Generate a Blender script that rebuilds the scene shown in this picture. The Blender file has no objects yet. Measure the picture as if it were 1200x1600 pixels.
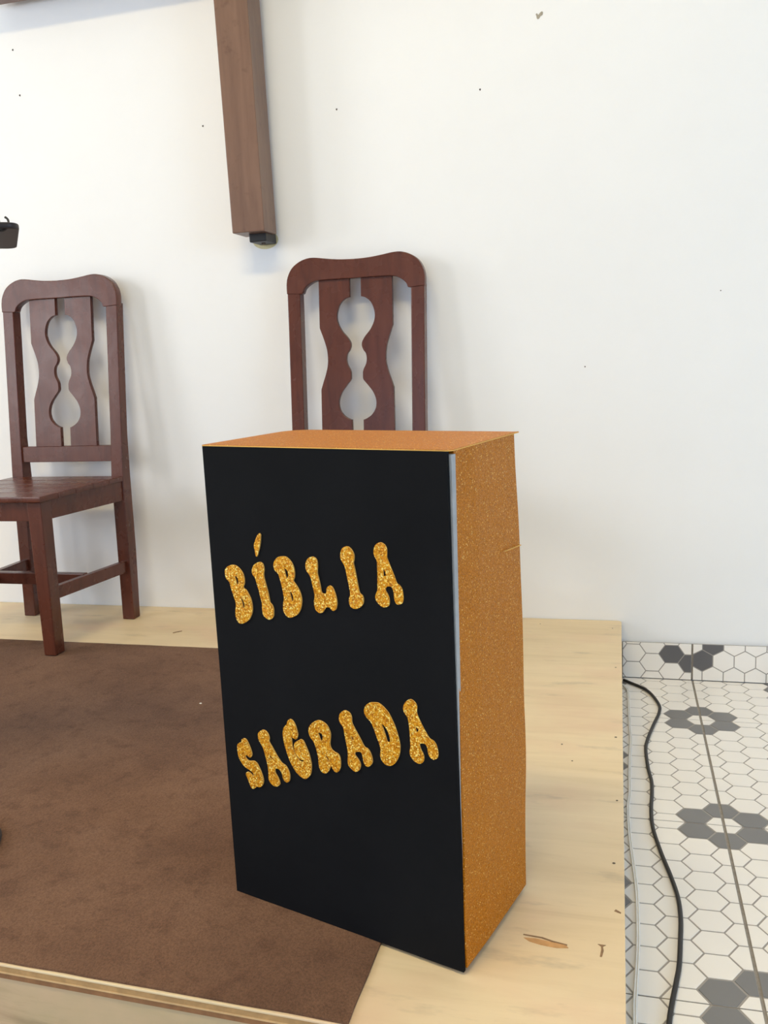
import bpy, bmesh, math, random
from mathutils import Vector, Matrix, noise

random.seed(7)
scene = bpy.context.scene
col = scene.collection

# ------------------------------------------------------------------ camera
H = 0.1607                      # height of the stage platform
cam_data = bpy.data.cameras.new('camera')
cam = bpy.data.objects.new('camera', cam_data)
col.objects.link(cam)
cam_data.sensor_fit = 'HORIZONTAL'
cam_data.sensor_width = 36.0
cam_data.lens = 1401.47 / 1200.0 * 36.0
cam_data.clip_start = 0.05
right = Vector((0.9676, 0.2484, -0.0449))
down = Vector((0.0010, -0.1817, -0.9834))
fwd = Vector((-0.2525, 0.9515, -0.1760))
fwd.normalize()
right = (right - fwd * right.dot(fwd)).normalized()
down = fwd.cross(right)
rot = Matrix((right, -down, -fwd)).transposed()
cam.matrix_world = Matrix.Translation((-0.0095, -2.4604, 0.9195)) @ rot.to_4x4()
scene.camera = cam

# ------------------------------------------------------------------ world, lights, exposure
world = bpy.data.worlds.new('world')
scene.world = world
world.use_nodes = True
bg = world.node_tree.nodes['Background']
bg.inputs[0].default_value = (0.80, 0.90, 1.0, 1)
bg.inputs[1].default_value = 0.5
scene.view_settings.view_transform = 'Standard'
scene.view_settings.look = 'None'
scene.view_settings.exposure = 0.02
scene.view_settings.gamma = 1.0
scene.view_settings.use_curve_mapping = False


def area(name, loc, target, sx, sy, power, color):
    d = bpy.data.lights.new(name, 'AREA')
    d.shape = 'RECTANGLE'
    d.size, d.size_y = sx, sy
    d.energy, d.color = power, color
    o = bpy.data.objects.new(name, d)
    col.objects.link(o)
    o.location = loc
    o.rotation_euler = (Vector(target) - Vector(loc)).to_track_quat('-Z', 'Y').to_euler()
    return o


# daylight entering through the two windows on the left and the wide doorway behind
area('window_daylight', (-4.0, -1.7, 1.75), (0, -1.4, 1.2), 0.8, 1.3, 32, (0.92, 0.95, 1.0))
area('window_daylight', (-4.0, -3.5, 1.75), (0, -1.9, 1.2), 0.8, 1.3, 32, (0.92, 0.95, 1.0))
area('doorway_daylight', (-0.6, -6.4, 1.30), (-0.6, 0, 1.0), 3.6, 1.9, 50, (0.50, 0.71, 1.0))
area('window_daylight_right', (3.45, -2.8, 1.7), (0, -1.5, 0.6), 1.7, 1.2, 44, (0.50, 0.72, 1.0))
# warm tube lamps under the ceiling
area('ceiling_lamp_light', (-0.7, -2.4, 3.18), (-0.7, -1.7, 0), 1.3, 0.25, 42, (1.0, 0.79, 0.40))


# ------------------------------------------------------------------ helpers
def empty(name, loc=(0, 0, 0), rz=0.0, label=None, cat=None, group=None):
    o = bpy.data.objects.new(name, None)
    o.empty_display_size = 0.05
    col.objects.link(o)
    o.location = loc
    o.rotation_euler = (0, 0, rz)
    if label:
        o['label'] = label
        o['category'] = cat
    if group:
        o['group'] = group
    return o


def link(name, me, mat=None, parent=None, loc=(0, 0, 0)):
    o = bpy.data.objects.new(name, me)
    col.objects.link(o)
    if mat and not me.materials:
        me.materials.append(mat)
    o.location = loc
    if parent:
        o.parent = parent
    return o


def mesh(name, verts, faces, smooth=False, bevel=0.0, seg=1):
    me = bpy.data.meshes.new(name)
    me.from_pydata([tuple(v) for v in verts], [], faces)
    bm = bmesh.new()
    bm.from_mesh(me)
    bmesh.ops.recalc_face_normals(bm, faces=bm.faces)
    if bevel:
        bmesh.ops.bevel(bm, geom=list(bm.edges), offset=bevel, segments=seg, profile=0.5,
                        affect='EDGES', clamp_overlap=True)
    bm.to_mesh(me)
    bm.free()
    if smooth:
        me.shade_smooth()
        try:
            me.set_sharp_from_angle(angle=math.radians(35))
        except Exception:
            pass
    return me


BF = [(0, 1, 2, 3), (7, 6, 5, 4), (0, 4, 5, 1), (1, 5, 6, 2), (2, 6, 7, 3), (3, 7, 4, 0)]


def box8(a, b, bevel=0.0, name='box'):
    """a and b: lower and upper quads (four points each)"""
    return mesh(name, list(a) + list(b), BF, bevel=bevel, seg=2 if bevel else 1)


def box(x0, x1, y0, y1, z0, z1, bevel=0.0, name='box'):
    return box8([(x0, y0, z0), (x1, y0, z0), (x1, y1, z0), (x0, y1, z0)],
                [(x0, y0, z1), (x1, y0, z1), (x1, y1, z1), (x0, y1, z1)], bevel, name)


def boxes(lst, name='boxes'):
    v, f = [], []
    for (x0, x1, y0, y1, z0, z1) in lst:
        k = len(v)
        v += [(x0, y0, z0), (x1, y0, z0), (x1, y1, z0), (x0, y1, z0), (x0, y0, z1), (x1, y0, z1), (x1, y1, z1), (x0, y1, z1)]
        f += [tuple(i + k for i in q) for q in BF]
    return mesh(name, v, f)


def prism(poly, fn, t0, t1, name='prism', bevel=0.0, smooth=True):
    """extrude a 2D polygon between t0 and t1; fn(a, b, t) -> xyz"""
    n = len(poly)
    v = [fn(a, b, t0) for a, b in poly] + [fn(a, b, t1) for a, b in poly]
    f = [tuple(range(n - 1, -1, -1)), tuple(range(n, 2 * n))]
    f += [(i, (i + 1) % n, n + (i + 1) % n, n + i) for i in range(n)]
    me = bpy.data.meshes.new(name)
    me.from_pydata(v, [], f)
    bm = bmesh.new()
    bm.from_mesh(me)
    bmesh.ops.recalc_face_normals(bm, faces=bm.faces)
    if bevel:
        bm.faces.ensure_lookup_table()
        es = set(bm.faces[0].edges) | set(bm.faces[1].edges)
        bmesh.ops.bevel(bm, geom=list(es), offset=bevel, segments=2, profile=0.5, affect='EDGES', clamp_overlap=True)
    bmesh.ops.triangulate(bm, faces=[q for q in bm.faces if len(q.verts) > 4])
    if smooth:
        ax = (Vector(fn(poly[0][0], poly[0][1], t1)) - Vector(fn(poly[0][0], poly[0][1], t0))).normalized()
        for q in bm.faces:
            q.normal_update()
            q.smooth = True
        for e in bm.edges:
            lf_ = e.link_faces
            if any(abs(q.normal.dot(ax)) > 0.9 for q in lf_) or (len(lf_) == 2 and lf_[0].normal.angle(lf_[1].normal, 0) > 0.7):
                e.smooth = False
    bm.to_mesh(me)
    bm.free()
    return me


def spline(pts, n=8, closed=False):
    out = []
    N = len(pts)
    P = [Vector(p) for p in pts]
    rng = N if closed else N - 1
    for i in range(rng):
        if closed:
            a, b, c, d = P[(i - 1) % N], P[i], P[(i + 1) % N], P[(i + 2) % N]
        else:
            a, b, c, d = P[max(i - 1, 0)], P[i], P[i + 1], P[min(i + 2, N - 1)]
        for k in range(n):
            t = k / n
            out.append(0.5 * ((2 * b) + (c - a) * t + (2 * a - 5 * b + 4 * c - d) * t * t + (3 * b - a - 3 * c + d) * t ** 3))
    if not closed:
        out.append(P[-1])
    return out


def tube(pts, r, seg=10, name='tube'):
    v, f = [], []
    N = len(pts)
    for i, p in enumerate(pts):
        t = (pts[min(i + 1, N - 1)] - pts[max(i - 1, 0)]).normalized()
        a = t.cross(Vector((0, 0, 1)))
        if a.length < 1e-4:
            a = t.cross(Vector((1, 0, 0)))
        a.normalize()
        b = a.cross(t)
        for k in range(seg):
            w = 2 * math.pi * k / seg
            v.append(p + a * (r * math.cos(w)) + b * (r * math.sin(w)))
    for i in range(N - 1):
        for k in range(seg):
            f.append((i * seg + k, i * seg + (k + 1) % seg, (i + 1) * seg + (k + 1) % seg, (i + 1) * seg + k))
    f.append(tuple(range(seg)))
    f.append(tuple((N - 1) * seg + k for k in range(seg)))
    return mesh(name, v, f, smooth=True)


def lathe(prof, seg=28, name='lathe', cx=0, cy=0):
    v, f = [], []
    for r, z in prof:
        for k in range(seg):
            a = 2 * math.pi * k / seg
            v.append((cx + r * math.cos(a), cy + r * math.sin(a), z))
    for i in range(len(prof) - 1):
        for k in range(seg):
            f.append((i * seg + k, i * seg + (k + 1) % seg, (i + 1) * seg + (k + 1) % seg, (i + 1) * seg + k))
    f.append(tuple(range(seg)))
    f.append(tuple((len(prof) - 1) * seg + k for k in range(seg)))
    return mesh(name, v, f, smooth=True)


def clip(poly, axis, val, keep_less):
    out = []
    n = len(poly)
    for i in range(n):
        p, q = poly[i], poly[(i + 1) % n]
        ip = (p[axis] <= val) == keep_less or p[axis] == val
        iq = (q[axis] <= val) == keep_less or q[axis] == val
        if ip:
            out.append(p)
        if ip != iq:
            t = (val - p[axis]) / (q[axis] - p[axis])
            out.append((p[0] + t * (q[0] - p[0]), p[1] + t * (q[1] - p[1])))
    return out


def clip_rect(poly, x0, x1, y0, y1):
    for ax, v, k in ((0, x0, False), (0, x1, True), (1, y0, False), (1, y1, True)):
        poly = clip(poly, ax, v, k)
        if len(poly) < 3:
            return []
    a = abs(sum(poly[i][0] * poly[(i + 1) % len(poly)][1] - poly[(i + 1) % len(poly)][0] * poly[i][1] for i in range(len(poly)))) / 2
    return poly if a > 2e-5 else []


def structure(o):
    o['kind'] = 'structure'
    return o


# ------------------------------------------------------------------ materials
def srgb(r, g, b):
    f = lambda c: (c / 12.92 if c <= 0.04045 else ((c + 0.055) / 1.055) ** 2.4)
    return (f(r / 255), f(g / 255), f(b / 255), 1)


class NT:
    def __init__(self, name):
        self.m = bpy.data.materials.new(name)
        self.m.use_nodes = True
        self.t = self.m.node_tree
        self.p = self.t.nodes['Principled BSDF']
        self.tc = self.n('ShaderNodeTexCoord')

    def n(self, k, **kw):
        o = self.t.nodes.new(k)
        for a, b in kw.items():
            setattr(o, a, b)
        return o

    def l(self, a, b):
        self.t.links.new(a, b)

    def mapping(self, scale, src='Object', loc=(0, 0, 0)):
        m = self.n('ShaderNodeMapping')
        m.inputs['Scale'].default_value = scale
        m.inputs['Location'].default_value = loc
        self.l(self.tc.outputs[src], m.inputs['Vector'])
        return m.outputs[0]

    def noise(self, vec, scale=5, detail=4, rough=0.55, dist=0.0):
        q = self.n('ShaderNodeTexNoise')
        q.inputs['Scale'].default_value = scale
        q.inputs['Detail'].default_value = detail
        q.inputs['Roughness'].default_value = rough
        q.inputs['Distortion'].default_value = dist
        self.l(vec, q.inputs['Vector'])
        return q.outputs[0]

    def ramp(self, fac, stops):
        r = self.n('ShaderNodeValToRGB')
        e = r.color_ramp.elements
        while len(e) < len(stops):
            e.new(0.5)
        for k, (pos, c) in enumerate(stops):
            e[k].position = pos
            e[k].color = c if len(c) == 4 else (*c, 1)
        self.l(fac, r.inputs[0])
        return r.outputs[0]

    def mix(self, a, b, fac, mode='MIX'):
        q = self.n('ShaderNodeMix', data_type='RGBA', blend_type=mode)
        for src, i in ((fac, 0), (a, 6), (b, 7)):
            if hasattr(src, 'is_linked') or hasattr(src, 'links'):
                self.l(src, q.inputs[i])
            else:
                q.inputs[i].default_value = src
        return q.outputs[2]

    def bump(self, h, strength=0.2, dist=0.002):
        b = self.n('ShaderNodeBump')
        b.inputs['Strength'].default_value = strength
        b.inputs['Distance'].default_value = dist
        self.l(h, b.inputs['Height'])
        self.l(b.outputs[0], self.p.inputs['Normal'])

    def base(self, c):
        if hasattr(c, 'links'):
            self.l(c, self.p.inputs['Base Color'])
        else:
            self.p.inputs['Base Color'].default_value = c

    def set(self, **kw):
        for k, v in kw.items():
            self.p.inputs[k.replace('_', ' ')].default_value = v
        return self.m


def plain(name, c, rough=0.5, var=0.12, scale=30, **kw):
    t = NT(name)
    f = t.noise(t.mapping((1, 1, 1)), scale, 3)
    d = tuple(x * (1 - var) for x in c[:3]) + (1,)
    e = tuple(min(1, x * (1 + var)) for x in c[:3]) + (1,)
    t.base(t.ramp(f, [(0.3, d), (0.7, e)]))
    return t.set(Roughness=rough, **kw)


def make_wall_paint():
    t = NT('white_wall_paint')
    v = t.mapping((1, 1, 1))
    a = t.noise(v, 1.3, 4)
    b = t.noise(v, 9, 5, 0.6)
    c1 = t.ramp(a, [(0.3, srgb(241, 240, 238)), (0.7, srgb(244, 243, 241))])
    c2 = t.ramp(b, [(0.45, (1, 1, 1, 1)), (0.8, (0.988, 0.986, 0.984, 1))])
    t.base(t.mix(c1, c2, 1.0, 'MULTIPLY'))
    t.bump(t.noise(v, 55, 4), 0.10, 0.002)
    return t.set(Roughness=0.55)


def make_chair_wood():
    t = NT('varnished_red_brown_wood')
    v = t.mapping((28, 28, 3.0))
    g = t.noise(v, 1.6, 6, 0.6, 0.6)
    big = t.noise(t.mapping((1, 1, 1)), 5, 3)
    c = t.ramp(g, [(0.25, srgb(76, 38, 27)), (0.5, srgb(92, 48, 34)), (0.75, srgb(100, 54, 39))])
    c2 = t.ramp(big, [(0.25, (0.93, 0.91, 0.91, 1)), (0.8, (1.03, 1.03, 1.03, 1))])
    t.base(t.mix(c, c2, 1.0, 'MULTIPLY'))
    w = t.noise(t.mapping((1, 1, 1)), 38, 4, 0.6)
    t.bump(w, 0.09, 0.004)
    r = t.ramp(t.noise(t.mapping((1, 1, 1)), 14, 3), [(0.3, (0.24, 0.24, 0.24, 1)), (0.75, (0.32, 0.32, 0.32, 1))])
    t.l(r, t.p.inputs['Roughness'])
    return t.set(Specular_IOR_Level=0.38)


def make_cross_wood():
    t = NT('brown_painted_timber')
    v = t.mapping((20, 20, 2.0))
    g = t.noise(v, 1.5, 5, 0.6, 0.4)
    c = t.ramp(g, [(0.25, srgb(104, 74, 58)), (0.6, srgb(124, 92, 73)), (0.8, srgb(132, 100, 80))])
    m = t.noise(t.mapping((1, 1, 1)), 26, 5, 0.65)
    c = t.mix(c, t.ramp(m, [(0.3, (0.8, 0.76, 0.74, 1)), (0.42, (1, 1, 1, 1))]), 1.0, 'MULTIPLY')
    t.base(c)
    t.bump(t.noise(t.mapping((1, 1, 0.5)), 40, 4), 0.2, 0.003)
    return t.set(Roughness=0.36)


def make_plywood(name, dark=(206, 178, 138), light=(232, 208, 168), s=1.0):
    t = NT(name)
    v = t.mapping((1.2 * s, 12 * s, 12 * s))
    g = t.noise(v, 2.0, 7, 0.62, 0.8)
    c = t.ramp(g, [(0.28, srgb(*dark)), (0.5, srgb(*light)), (0.75, srgb(*[min(255, x + 6) for x in light]))])
    # scuffs: greyish smears lying along the grain, and pinkish blotches
    m = t.noise(t.mapping((3.2, 11, 11)), 2.2, 5, 0.6)
    c = t.mix(c, srgb(172, 155, 128), t.ramp(m, [(0.60, (0, 0, 0, 1)), (0.74, (0.55, 0.55, 0.55, 1))]))
    k = t.noise(t.mapping((2, 3, 3), loc=(4, 2, 1)), 2.0, 4)
    c = t.mix(c, srgb(222, 184, 152), t.ramp(k, [(0.5, (0, 0, 0, 1)), (0.75, (0.6, 0.6, 0.6, 1))]))
    t.base(c)
    t.bump(g, 0.08, 0.002)
    return t.set(Roughness=0.5)


def make_rug():
    t = NT('brown_carpet')
    v = t.mapping((1, 1, 1))
    a = t.noise(v, 4.0, 5, 0.6)
    b = t.noise(v, 320, 3, 0.7)
    w = t.noise(v, 22, 5, 0.7)
    c = t.ramp(a, [(0.3, srgb(104, 75, 57)), (0.55, srgb(123, 91, 70)), (0.75, srgb(130, 98, 77))])
    c = t.mix(c, t.ramp(w, [(0.30, (0.66, 0.62, 0.60, 1)), (0.48, (1, 1, 1, 1))]), 0.8, 'MULTIPLY')
    c = t.mix(c, t.ramp(b, [(0.3, (0.60, 0.58, 0.56, 1)), (0.62, (1.12, 1.10, 1.08, 1))]), 0.8, 'MULTIPLY')
    t.base(c)
    h = t.n('ShaderNodeMath', operation='ADD')
    t.l(b, h.inputs[0])
    t.l(w, h.inputs[1])
    t.bump(h.outputs[0], 0.7, 0.003)
    t.p.inputs['Sheen Weight'].default_value = 0.06
    t.p.inputs['Sheen Roughness'].default_value = 0.5
    return t.set(Roughness=0.95, Specular_IOR_Level=0.1)


def make_glitter(name, stops, scale, spread, rough, metal):
    t = NT(name)
    vo = t.n('ShaderNodeTexVoronoi')
    vo.inputs['Scale'].default_value = scale
    t.l(t.mapping((1, 1, 1)), vo.inputs['Vector'])
    sep = t.n('ShaderNodeSeparateColor')
    t.l(vo.outputs['Color'], sep.inputs[0])
    c = t.ramp(sep.outputs[0], stops)
    t.base(c)
    geo = t.n('ShaderNodeNewGeometry')
    s1 = t.n('ShaderNodeVectorMath', operation='SUBTRACT')
    s1.inputs[1].default_value = (0.5, 0.5, 0.5)
    t.l(vo.outputs['Color'], s1.inputs[0])
    s2 = t.n('ShaderNodeVectorMath', operation='SCALE')
    s2.inputs['Scale'].default_value = spread
    t.l(s1.outputs[0], s2.inputs[0])
    s3 = t.n('ShaderNodeVectorMath', operation='ADD')
    t.l(geo.outputs['Normal'], s3.inputs[0])
    t.l(s2.outputs[0], s3.inputs[1])
    s4 = t.n('ShaderNodeVectorMath', operation='NORMALIZE')
    t.l(s3.outputs[0], s4.inputs[0])
    t.l(s4.outputs[0], t.p.inputs['Normal'])
    return t.set(Roughness=rough, Metallic=metal, Specular_IOR_Level=0.25)


def make_black_cover():
    t = NT('black_matte_foam_sheet')
    v = t.mapping((1, 1, 1))
    t.base(t.ramp(t.noise(v, 6, 3), [(0.3, srgb(17, 18, 21)), (0.7, srgb(21, 22, 25))]))
    t.bump(t.noise(v, 9, 3), 0.08, 0.01)
    return t.set(Roughness=0.8, Specular_IOR_Level=0.09)


M = dict(
    wall=make_wall_paint(), chair=make_chair_wood(), cross=make_cross_wood(),
    ply=make_plywood('pale_plywood_veneer', (219, 195, 155), (229, 206, 167)), front=make_plywood('greyish_plywood_face', (140, 118, 88), (188, 166, 130), 0.8),
    ply_tan=plain('plywood_core_tan', srgb(178, 140, 92), 0.7, 0.18, 60), ply_brown=plain('plywood_core_brown', srgb(140, 98, 62), 0.7, 0.2, 60),
    ply_light=plain('plywood_core_light', srgb(206, 170, 122), 0.7, 0.1, 60),
    rug=make_rug(), cover=make_black_cover(),
    side=make_glitter('copper_gold_glitter_foam', [(0.0, srgb(154, 88, 2)), (0.45, srgb(188, 112, 4)), (0.965, srgb(204, 127, 9)), (1.0, srgb(255, 225, 140))], 900, 0.4, 0.5, 0.2),
    gold=make_glitter('yellow_gold_glitter_foam', [(0.0, srgb(164, 98, 4)), (0.35, srgb(200, 130, 12)), (0.75, srgb(222, 160, 32)), (1.0, srgb(255, 236, 140))], 620, 0.5, 0.45, 0.2),
    foam_edge=plain('gold_foam_edge', srgb(226, 176, 90), 0.7, 0.08, 80),
    board=plain('grey_board', srgb(168, 170, 172), 0.8, 0.12, 40),
    tile_white=plain('white_glazed_tile', srgb(247, 241, 233), 0.3, 0.02, 5),
    tile_grey=plain('grey_glazed_tile', srgb(122, 120, 119), 0.3, 0.05, 6),
    tile_dark=plain('dark_grey_glazed_tile', srgb(98, 96, 97), 0.3, 0.05, 6),
    tile_line=plain('pale_grey_tile_line', srgb(160, 153, 146), 0.5, 0.06, 60),
    grout=plain('grey_brown_grout', srgb(150, 142, 132), 0.9, 0.15, 90),
    floor_base=plain('pale_floor', srgb(196, 193, 190), 0.9, 0.12, 20),
    ceiling=plain('ceiling_paint', srgb(240, 236, 226), 0.8, 0.02, 4),
    black=plain('black_cable_rubber', srgb(28, 25, 24), 0.45, 0.15, 60),
    white=plain('white_cable_plastic', srgb(240, 236, 228), 0.4, 0.05, 60),
    dark=plain('dark_brown_black_plastic', srgb(24, 15, 15), 0.45, 0.15, 30),
    hole=plain('dark_hole', srgb(70, 62, 54), 0.9, 0.2, 100),
    screw=plain('dark_screw_head', srgb(92, 78, 62), 0.6, 0.2, 200),
    chip=plain('exposed_plaster', srgb(168, 158, 140), 0.9, 0.1, 100),
    glue=plain('yellowed_glue', srgb(216, 206, 160), 0.6, 0.06, 60),
    stain=plain('orange_wood_tear', srgb(204, 156, 102), 0.8, 0.15, 70),
    scratch=plain('dark_wood_scratch', srgb(142, 112, 82), 0.8, 0.2, 90),
    crumb=plain('pale_crumb', srgb(230, 220, 205), 0.8, 0.05, 90),
    frame=plain('window_frame_paint', srgb(214, 212, 206), 0.5, 0.04, 20),
    knot=plain('wood_knot', srgb(136, 116, 92), 0.8, 0.2, 60),
)
lampm = NT('lamp_tube_glow')
lampm.p.inputs['Emission Color'].default_value = (1.0, 0.9, 0.74, 1)
lampm.p.inputs['Emission Strength'].default_value = 3.0
M['lamp'] = lampm.m
LETTERS = [
 ('b', [[(265,4828),(302,4871),(360,4901),(417,4908),(471,4897),(523,4862),(564,4812),(585,4749),(586,4684),(561,4614),(606,4585),(646,4524),(676,4462),(688,4391),(686,4318),(662,4249),(619,4185),(555,4141),(498,4115),(442,4116),(404,4159),(391,4217),(393,4283),(408,4344),(409,4396),(391,4452),(369,4516),(347,4580),(331,4652),(307,4686),(272,4715),(259,4769)],[(429,4752),(462,4752),(477,4724),(483,4688),(470,4647),(452,4649),(442,4692)],[(507,4462),(534,4453),(557,4405),(560,4361),(545,4327),(532,4336),(523,4387)]]),
 ('i', [[(733,4878),(760,4930),(813,4970),(867,4986),(910,4972),(929,4931),(933,4882),(919,4824),(927,4761),(947,4684),(967,4608),(982,4531),(994,4461),(1026,4429),(1044,4381),(1044,4323),(1031,4272),(992,4235),(947,4229),(900,4249),(867,4281),(859,4338),(859,4388),(859,4446),(843,4509),(827,4586),(807,4656),(790,4719),(772,4771),(740,4807),(728,4842)]]),
 ('accent', [[(892,5367),(911,5353),(915,5335),(904,5267),(890,5203),(862,5129),(839,5072),(824,5056),(812,5074),(802,5141),(794,5200),(818,5261),(853,5326)]]),
 ('b', [[(1096,4971),(1116,5023),(1167,5074),(1225,5091),(1297,5093),(1355,5060),(1397,5010),(1418,4958),(1425,4892),(1419,4833),(1400,4786),(1441,4735),(1486,4665),(1509,4592),(1511,4526),(1496,4457),(1466,4394),(1410,4337),(1315,4296),(1254,4310),(1216,4357),(1206,4415),(1216,4484),(1230,4528),(1222,4621),(1209,4704),(1185,4794),(1164,4859),(1116,4897),(1098,4938)],[(1271,4932),(1299,4931),(1321,4891),(1323,4853),(1305,4814),(1289,4813),(1276,4862)],[(1332,4636),(1357,4635),(1379,4587),(1384,4545),(1371,4518),(1355,4521),(1342,4574)]]),
 ('l', [[(1607,5008),(1621,5058),(1659,5107),(1715,5128),(1763,5115),(1789,5073),(1789,4999),(1782,4925),(1798,4853),(1816,4765),(1833,4676),(1898,4679),(1911,4734),(1933,4769),(1963,4782),(2000,4763),(2026,4713),(2045,4650),(2056,4586),(2049,4528),(2025,4480),(1990,4466),(1957,4485),(1939,4503),(1890,4498),(1859,4465),(1827,4424),(1777,4414),(1730,4442),(1711,4490),(1708,4556),(1721,4623),(1713,4697),(1694,4777),(1680,4850),(1654,4901),(1618,4943)]]),
 ('i', [[(2146,5167),(2154,5224),(2186,5278),(2239,5299),(2284,5289),(2324,5249),(2345,5192),(2340,5136),(2330,5103),(2343,5033),(2360,4940),(2377,4830),(2399,4736),(2434,4708),(2449,4670),(2443,4613),(2407,4565),(2350,4534),(2294,4532),(2253,4555),(2239,4606),(2243,4655),(2262,4706),(2253,4785),(2236,4880),(2218,4974),(2204,5045),(2178,5090),(2153,5128)]]),
 ('a', [[(2631,5285),(2652,5341),(2699,5379),(2743,5385),(2791,5359),(2815,5315),(2814,5246),(2813,5207),(2837,5147),(2872,5066),(2904,4991),(2935,4913),(2977,4886),(3005,4839),(3014,4778),(3013,4723),(2998,4679),(2953,4654),(2913,4658),(2893,4695),(2885,4749),(2881,4803),(2861,4851),(2831,4862),(2795,4856),(2772,4830),(2775,4799),(2795,4770),(2815,4725),(2820,4679),(2810,4631),(2773,4603),(2719,4598),(2676,4623),(2633,4666),(2624,4713),(2638,4761),(2658,4803),(2663,4890),(2669,5000),(2669,5086),(2669,5156),(2640,5208),(2629,5246)],[(2755,5069),(2768,5056),(2787,4997),(2762,4982),(2753,4985)]]),
 ('s', [[(238,2340),(273,2378),(315,2398),(326,2439),(368,2463),(410,2446),(447,2383),(475,2318),(490,2250),(465,2206),(425,2208),(395,2225),(369,2204),(384,2166),(431,2146),(513,2161),(566,2139),(603,2081),(634,2017),(658,1941),(658,1880),(629,1823),(584,1794),(534,1791),(481,1747),(438,1753),(407,1813),(382,1879),(356,1935),(372,1969),(415,1974),(457,1952),(492,1929),(495,1966),(473,1992),(413,2019),(341,2045),(285,2104),(247,2168),(234,2258)]]),
 ('a', [[(624,2559),(644,2608),(702,2649),(756,2649),(800,2613),(819,2558),(811,2501),(862,2427),(924,2331),(999,2243),(1067,2213),(1109,2152),(1127,2087),(1116,2015),(1084,1980),(1043,1983),(1011,2021),(993,2097),(944,2141),(886,2131),(881,2072),(921,2011),(943,1956),(943,1915),(898,1878),(839,1876),(787,1905),(759,1954),(761,2025),(762,2106),(747,2203),(725,2299),(703,2385),(671,2438),(634,2491)],[(809,2327),(837,2283),(827,2271),(807,2271)]]),
 ('g', [[(1140,2826),(1155,2868),(1191,2896),(1236,2883),(1277,2823),(1295,2759),(1307,2693),(1280,2635),(1240,2636),(1206,2644),(1201,2585),(1207,2508),(1230,2444),(1266,2383),(1319,2336),(1365,2336),(1384,2367),(1355,2358),(1311,2373),(1268,2413),(1244,2467),(1238,2544),(1259,2587),(1307,2621),(1348,2644),(1393,2628),(1427,2563),(1461,2492),(1484,2420),(1500,2326),(1493,2237),(1465,2163),(1404,2105),(1347,2102),(1259,2146),(1196,2221),(1145,2308),(1106,2409),(1079,2501),(1063,2586),(1058,2674),(1082,2757),(1127,2809)]]),
 ('r', [[(1491,2802),(1503,2848),(1548,2905),(1612,2950),(1670,2969),(1734,2958),(1792,2921),(1823,2866),(1839,2808),(1830,2737),(1820,2665),(1841,2608),(1889,2578),(1938,2562),(1965,2520),(1972,2452),(1963,2380),(1932,2324),(1891,2304),(1852,2329),(1822,2375),(1808,2372),(1797,2335),(1769,2284),(1721,2251),(1665,2261),(1633,2307),(1622,2367),(1622,2439),(1607,2524),(1587,2600),(1556,2664),(1513,2709),(1494,2758)],[(1743,2500),(1768,2496),(1795,2449),(1798,2414),(1784,2429),(1756,2467)],[(1647,2797),(1688,2796),(1712,2775),(1714,2740),(1695,2684),(1676,2697),(1657,2746)]]),
 ('a', [[(1989,3070),(2009,3125),(2056,3168),(2100,3178),(2152,3160),(2180,3114),(2182,3055),(2191,3014),(2235,2937),(2287,2854),(2348,2751),(2404,2724),(2443,2664),(2461,2591),(2450,2538),(2400,2492),(2353,2499),(2327,2545),(2317,2620),(2291,2666),(2217,2649),(2203,2605),(2241,2561),(2272,2516),(2277,2466),(2251,2408),(2201,2380),(2153,2395),(2102,2436),(2086,2494),(2094,2574),(2092,2660),(2078,2752),(2060,2852),(2046,2944),(2005,2996),(1988,3036)],[(2162,2855),(2185,2838),(2193,2811),(2173,2797),(2165,2821)]]),
 ('d', [[(2378,3247),(2402,3299),(2458,3346),(2522,3362),(2595,3366),(2666,3327),(2725,3273),(2772,3198),(2818,3104),(2849,3008),(2871,2919),(2877,2846),(2863,2758),(2828,2676),(2773,2603),(2709,2570),(2647,2580),(2597,2627),(2582,2690),(2592,2759),(2577,2831),(2549,2902),(2517,2990),(2475,3086),(2415,3141),(2380,3191)],[(2622,3100),(2658,3088),(2702,3035),(2729,2966),(2737,2911),(2720,2884),(2694,2888),(2672,2964),(2645,3043)]]),
 ('a', [[(2943,3367),(2966,3431),(3018,3483),(3064,3496),(3112,3470),(3139,3421),(3133,3347),(3149,3295),(3194,3203),(3249,3114),(3295,3050),(3353,3025),(3389,2969),(3405,2890),(3393,2824),(3343,2787),(3295,2803),(3267,2852),(3256,2923),(3228,2963),(3163,2955),(3157,2921),(3175,2870),(3202,2820),(3207,2766),(3183,2714),(3132,2691),(3073,2709),(3025,2755),(3008,2817),(3022,2875),(3023,2977),(3020,3088),(3014,3179),(2998,3258),(2960,3306)],[(3108,3160),(3132,3141),(3146,3117),(3125,3094),(3116,3106)]])]

# ------------------------------------------------------------------ room shell
XL, XR, YB, ZC = -4.1, 3.6, -6.6, 3.3      # left, right, rear (behind the camera), ceiling
wb = structure(link('wall_back', box(XL, XR, 0.0, 0.15, -0.02, ZC), M['wall']))


def wall_x(name, x0, x1, holes):
    """wall in the YZ plane with rectangular openings (y0, y1, z0, z1), sorted by y"""
    L, y = [], YB
    for (a, b, c, d) in holes:
        L += [(x0, x1, y, a, -0.02, ZC), (x0, x1, a, b, -0.02, c), (x0, x1, a, b, d, ZC)]
        y = b
    L.append((x0, x1, y, 0.0, -0.02, ZC))
    return structure(link(name, boxes([q for q in L if q[4] < q[5]]), M['wall']))


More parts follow.
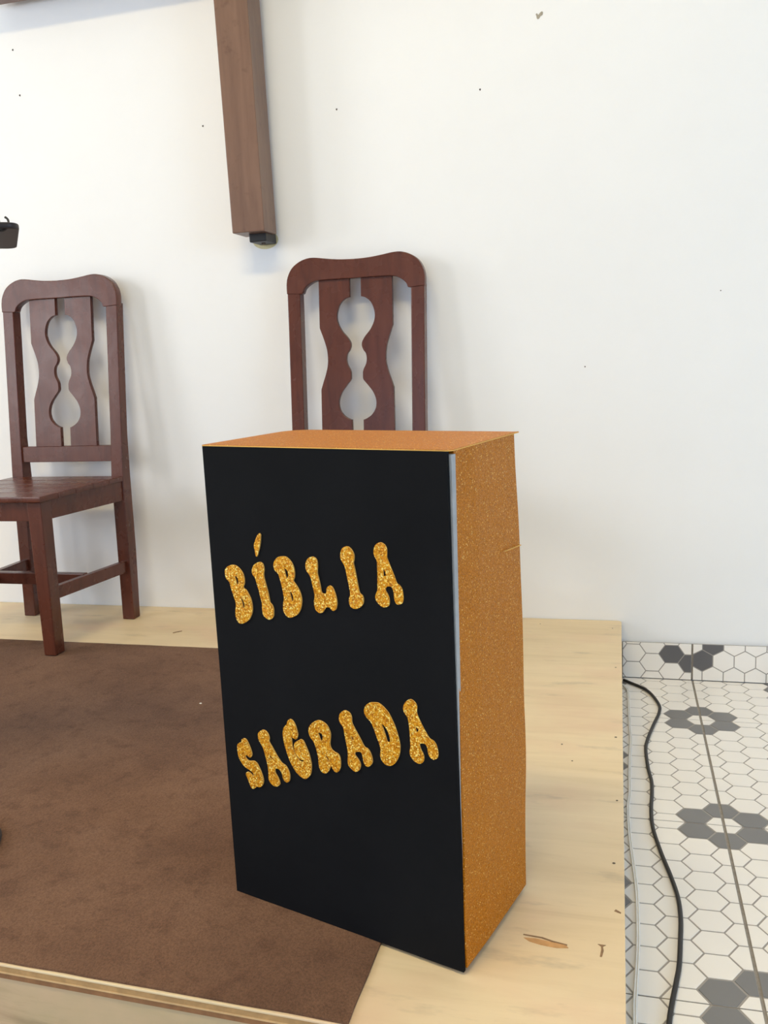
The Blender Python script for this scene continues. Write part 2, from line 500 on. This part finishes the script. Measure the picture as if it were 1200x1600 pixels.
wall_x('wall_left', XL - 0.15, XL, [(-3.95, -3.05, 1.05, 2.45), (-2.15, -1.25, 1.05, 2.45)])
wall_x('wall_right', XR, XR + 0.15, [(-3.7, -1.9, 1.05, 2.35)])
structure(link('wall_front', boxes([(XL - .15, -2.5, YB - .15, YB, -.02, ZC), (1.3, XR + .15, YB - .15, YB, -.02, ZC), (-2.5, 1.3, YB - .15, YB, 2.35, ZC)]), M['wall']))
structure(link('ceiling', box(XL - .15, XR + .15, YB - .15, 0.15, ZC, ZC + 0.1), M['ceiling']))
for k, (x, y0, y1, z0, z1) in enumerate([(XL - .1, -3.95, -3.05, 1.05, 2.45), (XL - .1, -2.15, -1.25, 1.05, 2.45), (XR + .04, -3.7, -1.9, 1.05, 2.35)]):
    w = structure(link('window_%d' % (k + 1), boxes([(x, x + .06, y0, y1, z0, z0 + .06), (x, x + .06, y0, y1, z1 - .06, z1), (x, x + .06, y0, y0 + .06, z0 + .06, z1 - .06), (x, x + .06, y1 - .06, y1, z0 + .06, z1 - .06)]), M['frame']))
    link('mullion', box(x + .01, x + .05, (y0 + y1) / 2 - .02, (y0 + y1) / 2 + .02, z0 + .06, z1 - .06), M['frame'], w)
lf = empty('ceiling_lamp', (-0.7, -2.4, ZC), 0, 'white twin tube lamp fixed under the ceiling', 'lamp')
link('housing', box(-.68, .68, -.13, .13, -.07, 0, .006), M['frame'], lf)
for s in (-1, 1):
    link('tube', tube([Vector((-.62, s * .06, -.095)), Vector((.62, s * .06, -.095))], .014), M['lamp'], lf)

# small marks on the wall (flat, a hair proud of the paint)
for (x, z, r) in [(-1.7156, 1.8313, .0028), (-1.7087, 1.7063, .0030), (-1.1355, 1.563, .0026), (-.7428, 1.5653, .0026), (-.3549, 1.5724, .0026), (-.0945, .8559, .002), (.24, 1.0322, .0016)]:
    q = [(x + r * math.cos(a) * (0.8 + 0.3 * math.sin(3 * a + x)), z + r * math.sin(a)) for a in [2 * math.pi * k / 10 for k in range(10)]]
    link('nail_hole', prism(q, lambda a, b, t: (a, t, b), -.0006, .001), M['hole'], wb)
k0 = .0075
q = [(-.2085, 1.7285), (-.2105, 1.7335), (-.2075, 1.7355), (-.2040, 1.7310), (-.1990, 1.7365), (-.1945, 1.7385), (-.1925, 1.7355), (-.1935, 1.7300), (-.1990, 1.7275), (-.2020, 1.7225), (-.2055, 1.7215), (-.2080, 1.7240)]
link('paint_chip', prism(q, lambda a, b, t: (a, t, b), -.0010, .001), M['chip'], wb)
ring = [(-.9715 + .0385 * math.cos(a), 1.243 + .0245 * math.sin(a)) for a in [2 * math.pi * k / 40 for k in range(40)]]
link('glue_stain', prism(ring, lambda a, b, t: (a, t, b), -.0008, .001), M['glue'], wb)

# ------------------------------------------------------------------ tiled floor
TX, TY, XJ, YJ = .520, .5, .187, -.2772      # tile pitch, joint crossing
CX, CY = TX / 10, TY / 9                      # column and row pitch of the honeycomb
floor = structure(link('floor', box(XL, XR, YB, 0.0, -.06, -.012), M['floor_base']))
RX = CX / 1.5                                 # half width of a hexagon, point to point


def hex_poly(cx, cy, inset, rx=RX, hy=CY / 2, pointy=False):
    ux, uy = rx - inset * 1.12, hy - inset
    if pointy:
        return [(cx + a, cy + b) for a, b in ((0, ux), (-uy, ux / 2), (-uy, -ux / 2), (0, -ux), (uy, -ux / 2), (uy, ux / 2))]
    return [(cx + a, cy + b) for a, b in ((ux, 0), (ux / 2, uy), (-ux / 2, uy), (-ux, 0), (-ux / 2, -uy), (ux / 2, -uy))]


def hex_piece(poly, z0, z1, fn):
    n = len(poly)
    c = (sum(p[0] for p in poly) / n, sum(p[1] for p in poly) / n)
    v = [fn(a, b, z0) for a, b in poly] + [fn(c[0] + (a - c[0]) * .985, c[1] + (b - c[1]) * .985, z1) for a, b in poly]
    return v, [tuple(range(n, 2 * n))] + [(i, (i + 1) % n, n + (i + 1) % n, n + i) for i in range(n)]


def is_dark(i, j2):
    """hexagon column i, half-row j2 (centre y = YJ + j2*CY/2), relative to flower centres"""
    for fi, fj in ((0, 0), (5, 9)):
        di = (i - fi + 5) % 10 - 5
        dj = (j2 - fj + 9) % 18 - 9
        if (abs(di) == 1 and abs(dj) == 1) or (di == 0 and abs(dj) == 2):
            return True
    return False


flat = lambda a, b, t: (a, b, t)
G, GY = .0024, .0011
single = 0
for ti in range(-1, 4):
    for tj in range(-6, 1):
        x0, x1 = XJ + ti * TX, XJ + (ti + 1) * TX
        y0, y1 = YJ + (tj) * TY, YJ + (tj + 1) * TY
        y1c = min(y1, -.0085)
        tile = link('floor_tile', box(x0 + G, x1 - G, y0 + GY, y1c - GY, -.012, -.0007), M['tile_line'], floor)
        jv, jf, jd = [], [], []
        for i in range(ti * 10, ti * 10 + 11):
            for j2 in range(tj * 18 - 1, tj * 18 + 20):
                if (i + j2) % 2:
                    continue
                cx, cy = XJ + i * CX, YJ + j2 * CY / 2
                dk = is_dark(i, j2)
                poly = clip_rect(hex_poly(cx, cy, .0015 if not dk else .0019), x0 + G + .0004, x1 - G - .0004, y0 + GY + .0002, y1c - GY - .0002)
                if not poly:
                    continue
                v, f = hex_piece(poly, -.0007, 0.0, flat)
                lim = .50 + .24 * max(0, 1 + cy) * 0
                near = -.012 < cx < .535 and -1.47 < cy
                # the wedge of floor that the photograph shows
                near = near and cx < .47 + (cy + .1) * .10 + .05
                if near and single < 296:
                    single += 1
                    o = link('hexagon', mesh('hexagon', v, f), M['tile_grey' if dk else 'tile_white'], tile)
                else:
                    b = len(jv)
                    jv += v
                    for q in f:
                        jf.append(tuple(t + b for t in q))
                        jd.append(1 if dk else 0)
        if jv:
            me = bpy.data.meshes.new('hexagon_field')
            me.from_pydata(jv, [], jf)
            me.materials.append(M['tile_white'])
            me.materials.append(M['tile_grey'])
            for k, q in enumerate(me.polygons):
                q.material_index = jd[k]
            link('hexagon_field', me, None, tile)['kind'] = 'stuff'
# grout in the joints between the big tiles
link('joint_grout', box(-.333, 2.26, -3.27, -.0085, -.0118, -.0016), M['grout'], floor)

# tiled skirting along the foot of the wall
SK = .1036
sk = structure(link('baseboard_back', box(.002, XR, -.006, 0.0, 0.0, SK - .002), M['grout']))
wallf = lambda a, b, t: (a, -t, b)
for (x0, x1, pointy) in ((.003, .1835, False), (.1875, .700, True), (.704, 1.2, False)):
    tile = link('skirting_tile', box(x0, x1, -.0085, -.006, .0015, SK), M['tile_line'], sk)
    for i in range(-2, 12):
        for j in range(-2, 5):
            if pointy:
                cx, cy = .2115 + i * .054 + (j % 2) * .027, .0575 + j * .0462
                poly = hex_poly(cx, cy, .0012, .0308, .027, True)
                dk = (i, j) in ((0, 0), (0, 1))
            else:
                cx, cy = .132 + (i - 2 if x0 < .1 else i + 12) * .0505, .0725 + j * .0505 - (i % 2) * .02525
                poly = hex_poly(cx, cy, .0012, .0505 / 1.5, .02525)
                dk = x0 < .1 and (i, j) in ((2, 0), (3, 0))
            poly = clip_rect(poly, x0 + .0006, x1 - .0006, .002, SK - .0006)
            if poly:
                v, f = hex_piece(poly, .0085, .0092, wallf)
                link('hexagon', mesh('hexagon', v, f), M['tile_dark' if dk else 'tile_white'], tile)

# ------------------------------------------------------------------ stage platform
YF = lambda x: -1.6107 - .0341 * x           # front edge of the platform
PX0 = -3.3
plat = empty('stage_platform', (-1.2, -.8, 0), 0, 'low stage platform of pale plywood under the chairs and carpet', 'platform')
PO = Vector((-1.2, -.8, 0))
rel = lambda vs: [(v[0] + 1.2, v[1] + .8, v[2]) for v in vs]


def outline(inset):
    r = .012
    pts = [(PX0 + inset, YF(PX0) + inset), (0 - inset, YF(0) + inset)]
    for k in range(6):
        a = math.pi / 2 * k / 5
        pts.append((-inset - r + r * math.cos(a), -.0015 - r + r * math.sin(a)))
    pts.append((PX0 + inset, -.0015))
    return pts


pf = lambda a, b, t: (a + 1.2, b + .8, t)
top = link('plywood_top', prism(outline(0), pf, H - .0035, H, bevel=.0008), M['ply'], plat)
for z1, z0, m, ins in ((H - .0035, H - .0110, 'ply_tan', .0006), (H - .0110, H - .0135, 'ply_light', .0002), (H - .0135, H - .0210, 'ply_brown', .0008)):
    link('ply_layer', prism(outline(ins), pf, z0, z1), M[m], top)
fb = link('front_board', box8(rel([(PX0 + .01, YF(PX0) + .003, 0), (-.022, YF(0) + .003, 0), (-.022, YF(0) + .021, 0), (PX0 + .01, YF(PX0) + .021, 0)]),
                              rel([(PX0 + .01, YF(PX0) + .003, H - .0212), (-.022, YF(0) + .003, H - .0212), (-.022, YF(0) + .021, H - .0212), (PX0 + .01, YF(PX0) + .021, H - .0212)])), M['front'], plat)
link('side_board', box(1.2 - .021, 1.2 - .003, YF(0) + .8 + .003, .797, 0, H - .0212), M['front'], plat)
link('side_board', box(PX0 + 1.2 + .003, PX0 + 1.2 + .0095, YF(PX0) + .8 + .003, .797, 0, H - .0212), M['front'], plat)
# screws along the edge, nail heads, tears and scratches in the veneer
for (x, y, r) in [(-.0145, -.3753, .0026), (-.0134, -.7669, .0032), (-.0909, -.8826, .0022), (-.1135, -.8144, .0022), (-.0235, -.0742, .002), (-.217, -.0551, .002), (-.015, -1.2098, .003), (-.0107, -1.0192, .0024)]:
    r *= .8
    link('screw', lathe([(r * .3, H + .0001), (r, H + .0003), (r * .92, H + .0006), (r * .4, H + .0004)], 12, cx=x + 1.2, cy=y + .8), M['screw'], top)


def patch(name, pts, m, lift=.0004):
    link(name, prism(pts, pf, H - .0005, H + lift), M[m], top)


patch('veneer_tear', [(-.128, -1.4045), (-.112, -1.4035), (-.095, -1.4065), (-.074, -1.4095), (-.070, -1.4150), (-.085, -1.4175), (-.104, -1.4155), (-.120, -1.4110)], 'stain')
patch('scratch', [(-.129, -1.3975), (-.116, -1.3985), (-.104, -1.3995), (-.090, -1.4045), (-.072, -1.4085), (-.072, -1.4105), (-.091, -1.4068), (-.105, -1.4018), (-.117, -1.4008), (-.129, -1.3992)], 'scratch', .0006)
patch('scratch', [(-.034, -1.400), (-.024, -1.4005), (-.0275, -1.404), (-.0265, -1.412), (-.0285, -1.424), (-.031, -1.424), (-.0295, -1.410), (-.030, -1.404)], 'scratch', .0005)
patch('scratch', [(-.012, -1.3225), (-.005, -1.328), (-.0055, -1.3305), (-.014, -1.3265)], 'scratch', .0005)
for (x, z, rx, rz) in [(-.775, .118, .0045, .0035), (-.757, .106, .0045, .004), (-.735, .112, .0025, .002)]:
    yy = YF(x) + .003
    q = [(x + rx * math.cos(a), z + rz * math.sin(a)) for a in [2 * math.pi * k / 12 for k in range(12)]]
    link('knot', prism(q, lambda a, b, t: (a + 1.2, YF(a) + .003 + .8 + t, b), -.0004, .001), M['knot'], fb)
q = [(-.59, .128), (-.56, .134), (-.50, .131), (-.46, .120), (-.49, .108), (-.55, .108), (-.585, .118)]
link('knot', prism([tuple(v) for v in spline([(a, b, 0) for a, b in q], 4, True) for v in [(v.x, v.y)]], lambda a, b, t: (a + 1.2, YF(a) + .803 + t, b), -.0003, .001), M['stain'], fb)

# ------------------------------------------------------------------ carpet
RT = .0046
rx0, rx1, ry1 = -2.6, -.308, -.368
NXg, NYg = 150, 84
v, f = [], []
for j in range(NYg + 1):
    for i in range(NXg + 1):
        s, t = i / NXg, j / NYg
        x = rx0 + (rx1 - rx0) * s
        yb = YF(x) + .0030
        y = yb + (ry1 - yb) * t
        e = min(i, NXg - i, j, NYg - j)
        wob = .0016 * noise.noise(Vector((x * 14, y * 14, 3)))
        if i in (0, NXg):
            x += wob
        if j in (0, NYg):
            y += wob
        z = RT - (.0012 if e == 0 else 0) + (.0003 * noise.noise(Vector((x * 9, y * 9, 0))) if e > 1 else 0)
        v.append((x + 1.45, y + .97, z))
W1 = NXg + 1
for j in range(NYg):
    for i in range(NXg):
        f.append((j * W1 + i, j * W1 + i + 1, (j + 1) * W1 + i + 1, (j + 1) * W1 + i))
rim = [i for i in range(NXg + 1)] + [j * W1 + NXg for j in range(1, NYg + 1)] + [NYg * W1 + i for i in range(NXg - 1, -1, -1)] + [j * W1 for j in range(NYg - 1, 0, -1)]
b0 = len(v)
v += [(v[k][0], v[k][1], 0.0002) for k in rim]
for k in range(len(rim)):
    k2 = (k + 1) % len(rim)
    f.append((rim[k], b0 + k, b0 + k2, rim[k2]))
rug = link('carpet', mesh('carpet', v, f, smooth=True), M['rug'], None, (-1.45, -.97, H))
rug['label'] = 'brown short-pile carpet laid on the plywood platform'
rug['category'] = 'carpet'

# ------------------------------------------------------------------ chairs
def yfront(z):
    return -.141 + .016 * z / .43 if z < .43 else -.125 + (z - .43) / .586 * .060


def backmap(a, b, t):
    """a across, b up, t depth behind the front face of the leaning back"""
    return (a, yfront(b) + t, b)


def mirror(poly):
    return [(-a, b) for a, b in reversed(poly)]


def sm(pts, n=5):
    return [(q.x, q.y) for q in spline([(a, b, 0) for a, b in pts], n)]


chair = empty('wooden_chair', (-1.606, 0, H + .0006), 0, 'red-brown wooden chair standing in full view beside the left edge', 'chair', 'high-backed wooden chairs')
CW = M['chair']
# back legs running up as stiles
for s in (-1, 1):
    zs = [0, .2, .43, .55, .70, .85, .932]
    xo = [.190, .189, .188, .189, .190, .191, .192]
    wi = [.038, .038, .038, .036, .036, .036, .036]
    v, f = [], []
    for z, x, w in zip(zs, xo, wi):
        y = yfront(z)
        dp = .036 if z < .1 else (.044 if z < .5 else .036)
        v += [(s * x, y, z), (s * (x - w), y, z), (s * (x - w), y + dp, z), (s * x, y + dp, z)]
    n = len(zs)
    for i in range(n - 1):
        for k in range(4):
            f.append((i * 4 + k, i * 4 + (k + 1) % 4, i * 4 + 4 + (k + 1) % 4, i * 4 + 4 + k))
    f += [(0, 1, 2, 3), tuple(4 * (n - 1) + k for k in range(4))]
    link('back_leg', mesh('back_leg', v, f, bevel=.0022, seg=2), CW, chair)
# front legs
for s in (-1, 1):
    a = [(s * .159, -.489, .0052), (s * .124, -.489, .0052), (s * .124, -.446, .0052), (s * .159, -.446, .0052)]
    b = [(s * .162, -.487, .418), (s * .121, -.487, .418), (s * .121, -.440, .418), (s * .162, -.440, .418)]
    link('front_leg', box8(a, b, .003), CW, chair)
# aprons
link('apron', box(-.122, .122, -.482, -.460, .366, .418, .002), CW, chair)
link('apron', box(-.150, .150, -.118, -.098, .360, .418, .002), CW, chair)
for s in (-1, 1):
    a = [(s * .160, -.442, .366), (s * .140, -.442, .366), (s * .164, -.122, .360), (s * .184, -.122, .360)]
    link('apron', box8(a, [(p[0], p[1], .418) for p in a], .002), CW, chair)
    a = [(s * .156, -.447, .150), (s * .136, -.447, .150), (s * .160, -.130, .144), (s * .180, -.130, .144)]
    link('stretcher', box8(a, [(p[0], p[1], p[2] + .034) for p in a], .002), CW, chair)
link('stretcher', box(-.148, .148, -.312, -.290, .149, .183, .002), CW, chair)
# seat of boards
ys = [-.500, -.426, -.350, -.274, -.198, -.119]
hw = lambda y: .171 + (y + .5) / .381 * .021
for k in range(5):
    y0, y1 = ys[k] + .0008, ys[k + 1] - .0008
    q = [(-hw(y0), y0), (hw(y0), y0), (hw(y1), y1), (-hw(y1), y1)]
    if k == 4:
        q = [(-hw(y0), y0), (hw(y0), y0), (hw(y0) + .001, -.1275), (.148, -.1275), (.148, y1), (-.148, y1), (-.148, -.1275), (-hw(y0) - .001, -.1275)]
    link('seat_board', prism(q, flat, .418, .433, bevel=.0025), CW, chair)
# crest rail
half_top = [(.193, .925), (.1935, .950), (.189, .972), (.176, .994), (.155, 1.009), (.132, 1.0165), (.110, 1.0170), (.075, 1.0120), (.040, 1.0080), (0, 1.0065)]
tp = sm(half_top)
half_bot = [(0, .9560), (.050, .9565), (.098, .9560), (.116, .9530), (.132, .9450), (.143, .9350), (.148, .9240), (.155, .9225)]
bt = sm(half_bot)
poly = tp + [(-a, b) for a, b in reversed(tp[:-1])] + [(-a, b) for a, b in reversed(bt)][:-1] + bt
link('crest_rail', prism(poly, backmap, -.002, .026, bevel=.002), CW, chair)
# lower back rail
link('back_rail', prism([(-.155, .476), (.155, .476), (.155, .5225), (-.155, .5225)], backmap, .006, .026, bevel=.0015), CW, chair)
# pair of pierced splats
inner = [(.0160, .957), (.0160, .9080)] + sm([(.0160, .9075), (.030, .9030), (.0455, .8880), (.0535, .8620), (.0510, .8400), (.0405, .8190), (.0260, .8020), (.0172, .7880), (.0158, .7760), (.0200, .7650), (.0265, .7560), (.0288, .7420), (.0265, .7280), (.0200, .7150), (.0172, .7060)]) \
    + sm([(.0170, .6960), (.0185, .6860), (.0300, .6720), (.0450, .6520), (.0530, .6300), (.0510, .6080), (.0400, .5910), (.0260, .5815), (.0165, .5780)]) + [(.0160, .5225)]
outer = [(.1030, .5225), (.1025, .6600)] + sm([(.1020, .6640), (.0960, .6820), (.0880, .7050), (.0825, .7280), (.0815, .7480), (.0840, .7720), (.0910, .7960), (.0990, .8180), (.1030, .8290)]) + [(.1030, .957)]
sp = inner + outer
for s in (-1, 1):
    q = sp if s > 0 else mirror(sp)
    link('splat', prism(q, backmap, .006, .020, bevel=.0012), CW, chair)


def copy_tree(o, parent=None):
    c = o.copy()
    col.objects.link(c)
    c.parent = parent
    for ch in list(o.children):
        copy_tree(ch, c)
    return c


chair2 = copy_tree(chair)
chair2.location = (-.697, 0, H + .0006)
chair2['label'] = 'red-brown wooden chair mostly hidden behind the big black book'

# ------------------------------------------------------------------ timber cross on the wall
cross = empty('wall_cross', (-.972, -.075, 1.2515), 0, 'brown painted timber cross hanging on the white wall above the chairs', 'cross')
cross.rotation_euler = (0, math.radians(-.6), 0)
link('post', box(-.0465, .0465, -.046, .046, 0, 1.55, .0025), M['cross'], cross)
link('crossbar', box(-.76, .76, -.044, .044, .698, .790, .0025), M['cross'], cross)
br = link('wall_bracket', box(-.0155, .034, -.006, .073, -.0220, .004, .003), M['black'], cross)
link('bolt', lathe([(.0005, -.026), (.006, -.025), (.006, -.021), (.0005, -.0205)], 14, cx=.012, cy=.03), M['screw'], br)

# ------------------------------------------------------------------ big book prop
BA = -.30195
book = empty('giant_book', (-.5378, -1.3774, H + RT), BA, 'tall black book prop with gold glitter lettering and orange sides', 'book prop')
BH, BW, BD = .6425, .3655, .2


def rounded(pts):
    return pts


# footprint: squared at the front, rounded along the spine behind
foot = [(.004, .005), (.3665, .005), (.3665, .060), (.3662, .120), (.3655, .199)]
cor = [(.030 + .034 * math.cos(a), .166 + .034 * math.sin(a)) for a in [math.pi / 2 + math.pi / 2 * k / 8 for k in range(9)]]
body_foot = foot + cor
# sides: wavy vertical foam sheet, built in rows so that the edges bend a little
rows = 26
v, f = [], []
nfp = len(body_foot)
for r in range(rows + 1):
    z = .004 + (BH - .0036) * r / rows
    for k, (a, b) in enumerate(body_foot):
        wv = .0016 * noise.noise(Vector((a * 3, b * 3, z * 9))) if k >= 1 else 0
        tp_ = 0.0
        if k == 4:
            tp_ = -.006 * max(0, (z - .40) / .24) ** 1.5 - .004 * max(0, (.25 - z) / .25)
        if k == 1:
            tp_ = -.0058 + .0075 * max(0, (z - .15) / .49) ** 1.35
        v.append((a + wv - (.0035 + .0035 * max(0, (z - .35) / .29) if k == 4 else 0) - (.0016 + .0018 * max(0, (z - .35) / .29) if k == 3 else 0), b + wv + tp_, z))
for r in range(rows):
    for k in range(nfp):
        k2 = (k + 1) % nfp
        f.append((r * nfp + k, r * nfp + k2, (r + 1) * nfp + k2, (r + 1) * nfp + k))
f += [tuple(range(nfp - 1, -1, -1)), tuple(rows * nfp + k for k in range(nfp))]
link('glitter_side', mesh('glitter_side', v, f), M['side'], book)
# overlapping lower sheet: the seam on the right side
q = [(.062, .0045), (.1935, .0045), (.1990, .30), (.1975, .4955), (.150, .4935), (.130, .4905), (.128, .30)]
link('overlap_strip', prism([(.1368, .4990), (.1962, .4946), (.1962, .4955), (.1368, .4997)], lambda a, b, t: (t - (a - .1368) * .055, a, b), .3640, .3662), M['foam_edge'], book)
# top sheet with a thin pale foam edge
topf = [(.0015, -.0062), (.3660, -.0062), (.3700, -.0010), (.3600, .2020), (.355, .1990)] + cor
link('top_sheet', prism(topf, flat, BH + .0004, BH + .0016, smooth=False), M['foam_edge'], book)
link('top_glitter', prism([(a * .9985 + .0003, b * .998) for a, b in topf], flat, BH + .0016, BH + .0021, smooth=False), M['side'], book)
# front cover: board wrapped in black sheet; it bows away from the block along its right edge
cols, rws = 14, 24
cv, cf = [], []


def cover_pt(i, j, back):
    s, t = i / cols, j / rws
    x = (-.0005 + .0020 * t) + (.3640 + .0020 * t - (-.0005 + .0020 * t)) * s
    z = (BH + .0002) * t
    bow = -.0045 * s ** 6 * math.sin(math.pi * min(1, max(0, (t - .25) / 1.3)))
    return (x, (-.0058 if not back else -.0010) + bow + .0006 * noise.noise(Vector((x * 8, z * 8, 1))), z)


for back in (0, 1):
    for j in range(rws + 1):
        for i in range(cols + 1):
            cv.append(cover_pt(i, j, back))
NB = (cols + 1) * (rws + 1)
for j in range(rws):
    for i in range(cols):
        a = j * (cols + 1) + i
        cf.append((a, a + 1, a + cols + 2, a + cols + 1))
        cf.append((NB + a, NB + a + cols + 1, NB + a + cols + 2, NB + a + 1))
ed = [i for i in range(cols + 1)] + [j * (cols + 1) + cols for j in range(1, rws + 1)] + [rws * (cols + 1) + i for i in range(cols - 1, -1, -1)] + [j * (cols + 1) for j in range(rws - 1, 0, -1)]
for k in range(len(ed)):
    a, b = ed[k], ed[(k + 1) % len(ed)]
    cf.append((a, b, NB + b, NB + a))
link('front_cover', mesh('front_cover', cv, cf, smooth=True), M['cover'], book)
# grey board glimpsed in the gap between cover and side
link('inner_board', box8([(.05, -.0009, .01), (.3630, -.0009, .01), (.3630, .0045, .01), (.05, .0045, .01)],
                         [(.05, -.0009, BH - .0035), (.3680, -.0032, BH - .0035), (.3685, .0055, BH - .0035), (.05, .0055, BH - .0035)]), M['board'], book)
# black spine wrapped round the hidden left side
link('spine', box(-.0035, .0035, -.001, .165, .002, BH - .012, .001), M['cover'], book)

# lettering cut from glitter foam
def letter(loops):
    cu = bpy.data.curves.new('letter', 'CURVE')
    cu.dimensions = '2D'
    cu.fill_mode = 'BOTH'
    cu.extrude = .0010
    for lp in loops:
        pts = [(q.x, q.y) for q in spline([(a / 10000, b / 10000, 0) for a, b in lp], 3, True)]
        sp_ = cu.splines.new('POLY')
        sp_.points.add(len(pts) - 1)
        for k, (a, b) in enumerate(pts):
            sp_.points[k].co = (a, b - RT, 0, 1)
        sp_.use_cyclic_u = True
    o = bpy.data.objects.new('tmp_letter', cu)
    col.objects.link(o)
    dg = bpy.context.evaluated_depsgraph_get()
    me = bpy.data.meshes.new_from_object(o.evaluated_get(dg))
    bpy.data.objects.remove(o)
    bpy.data.curves.remove(cu)
    # stand it upright: curve xy -> book x and z, extrusion -> depth
    for vv in me.vertices:
        a, b, c = vv.co
        vv.co = (a, -.0070 - c, b)
    me.flip_normals()
    me.materials.clear()
    me.materials.append(M['gold'])
    me.materials.append(M['foam_edge'])
    for pl in me.polygons:
        pl.use_smooth = False
        pl.material_index = 0 if abs(pl.normal.y) > .5 else 1
    return me


for nm, loops in LETTERS:
    o = link('letter' if nm != 'accent' else 'acute_accent', letter(loops), None, book)
    o['label'] = 'gold glitter foam letter %s' % nm.upper() if nm != 'accent' else 'slim gold glitter acute accent'

# ------------------------------------------------------------------ cables on the tiles
blk = [(.006, -.040), (.0208, -.0564), (.0662, -.1112), (.0908, -.1985), (.0902, -.2526), (.0722, -.34), (.057, -.4213), (.0518, -.4742), (.0542, -.5643), (.0593, -.628), (.0578, -.6888), (.0545, -.745), (.0554, -.8178), (.0668, -.9033), (.0797, -.9762), (.0875, -1.0357), (.0883, -1.0921), (.0845, -1.1455), (.0792, -1.205), (.0731, -1.2427), (.0649, -1.2873), (.0579, -1.3341), (.050, -1.42), (.046, -1.60), (.060, -1.9), (.09, -2.3)]
o = link('black_cable', tube(spline([(a, b, .0042) for a, b in blk], 6), .0038), M['black'])
o['label'] = 'thick black cable snaking across the hexagonal tiles'
o['category'] = 'cable'
wht = [(.004, -.070), (.0100, -.090), (.0165, -.12), (.0180, -.25), (.0185, -.35), (.0200, -.430), (.0165, -.52), (.0150, -.60), (.0145, -.6844), (.0104, -.745), (.0125, -.85), (.0168, -.93), (.0215, -1.02), (.0220, -1.10), (.0205, -1.18), (.0155, -1.2755), (.0136, -1.3333), (.013, -1.6), (.02, -2.0), (.03, -2.3)]
wc = empty('white_cable', (.012, -1.0, .0002), 0, 'thin white twin cable running along the foot of the platform', 'cable')
for s in (-1, 1):
    link('strand', tube(spline([(a - .012 + s * .0015, b + 1.0, .0024) for a, b in wht], 6), .0018, 8), M['white'], wc)

# ------------------------------------------------------------------ bits lying about
v = [(-1.2319, -.2495), (-1.2250, -.2405), (-1.2139, -.2298), (-1.2125, -.2312), (-1.2235, -.2440), (-1.2300, -.2515)]
o = link('wood_splinter', prism([(a + 1.2225, b + .24) for a, b in v], flat, 0.0, .0015), M['scratch'], None, (-1.2225, -.24, H))
o['label'] = 'thin dark wood splinter lying on bare plywood behind the carpet'
o['category'] = 'splinter'
o = link('paper_crumb', mesh('crumb', [(-.003, -.001, 0), (.002, -.0025, 0), (.0035, .001, 0), (-.001, .003, 0), (-.001, -.0005, .002), (.0015, .0008, .0022)], [(0, 1, 2, 3), (0, 1, 4), (1, 5, 4), (1, 2, 5), (2, 3, 5), (3, 4, 5), (3, 0, 4)]), M['crumb'], None, (-.9107, -.7354, H + RT))
o['label'] = 'tiny white crumb lying on the brown carpet'
o['category'] = 'crumb'

# ------------------------------------------------------------------ music stand at the left edge
st = empty('music_stand', (-1.084, -1.386, H + RT), math.radians(35.5), 'dark music stand cut off by the left edge, cable on its tray', 'stand')
link('base', lathe([(.02, 0), (.118, 0), (.122, .004), (.116, .012), (.04, .020), (.02, .03)], 40), M['dark'], st)
link('pole', lathe([(.011, .015), (.011, .62), (.0085, .63), (.0085, .944)], 16), M['dark'], st)
link('height_knob', lathe([(.006, .60), (.018, .605), (.018, .635), (.006, .64)], 14, cx=.018), M['dark'], st)
q = []
for (cx, cy, a0) in ((.236, -.095, -90), (.230, .098, 0), (-.230, .098, 90), (-.236, -.095, 180)):
    for k in range(7):
        a = math.radians(a0 + 15 * k)
        q.append((cx + .016 * math.cos(a), cy + .020 * math.sin(a)))
tr = link('tray', prism(q, flat, .9445, .9530, bevel=.002), M['dark'], st)
for s in (-1, 1):
    link('bracket', tube([Vector((s * .005, 0, .895)), Vector((s * .215, .05, .9425))], .006, 10), M['dark'], st)
cb = []
for k in range(64):
    a = k * .62
    cb.append((.158 + .0012 * k + .008 * math.cos(a), -.104 + .006 * math.sin(a * .5), .958 + .010 * math.sin(a) - .0001 * k))
link('coiled_cable', tube(spline(cb, 3), .0016, 8), M['black'], st)
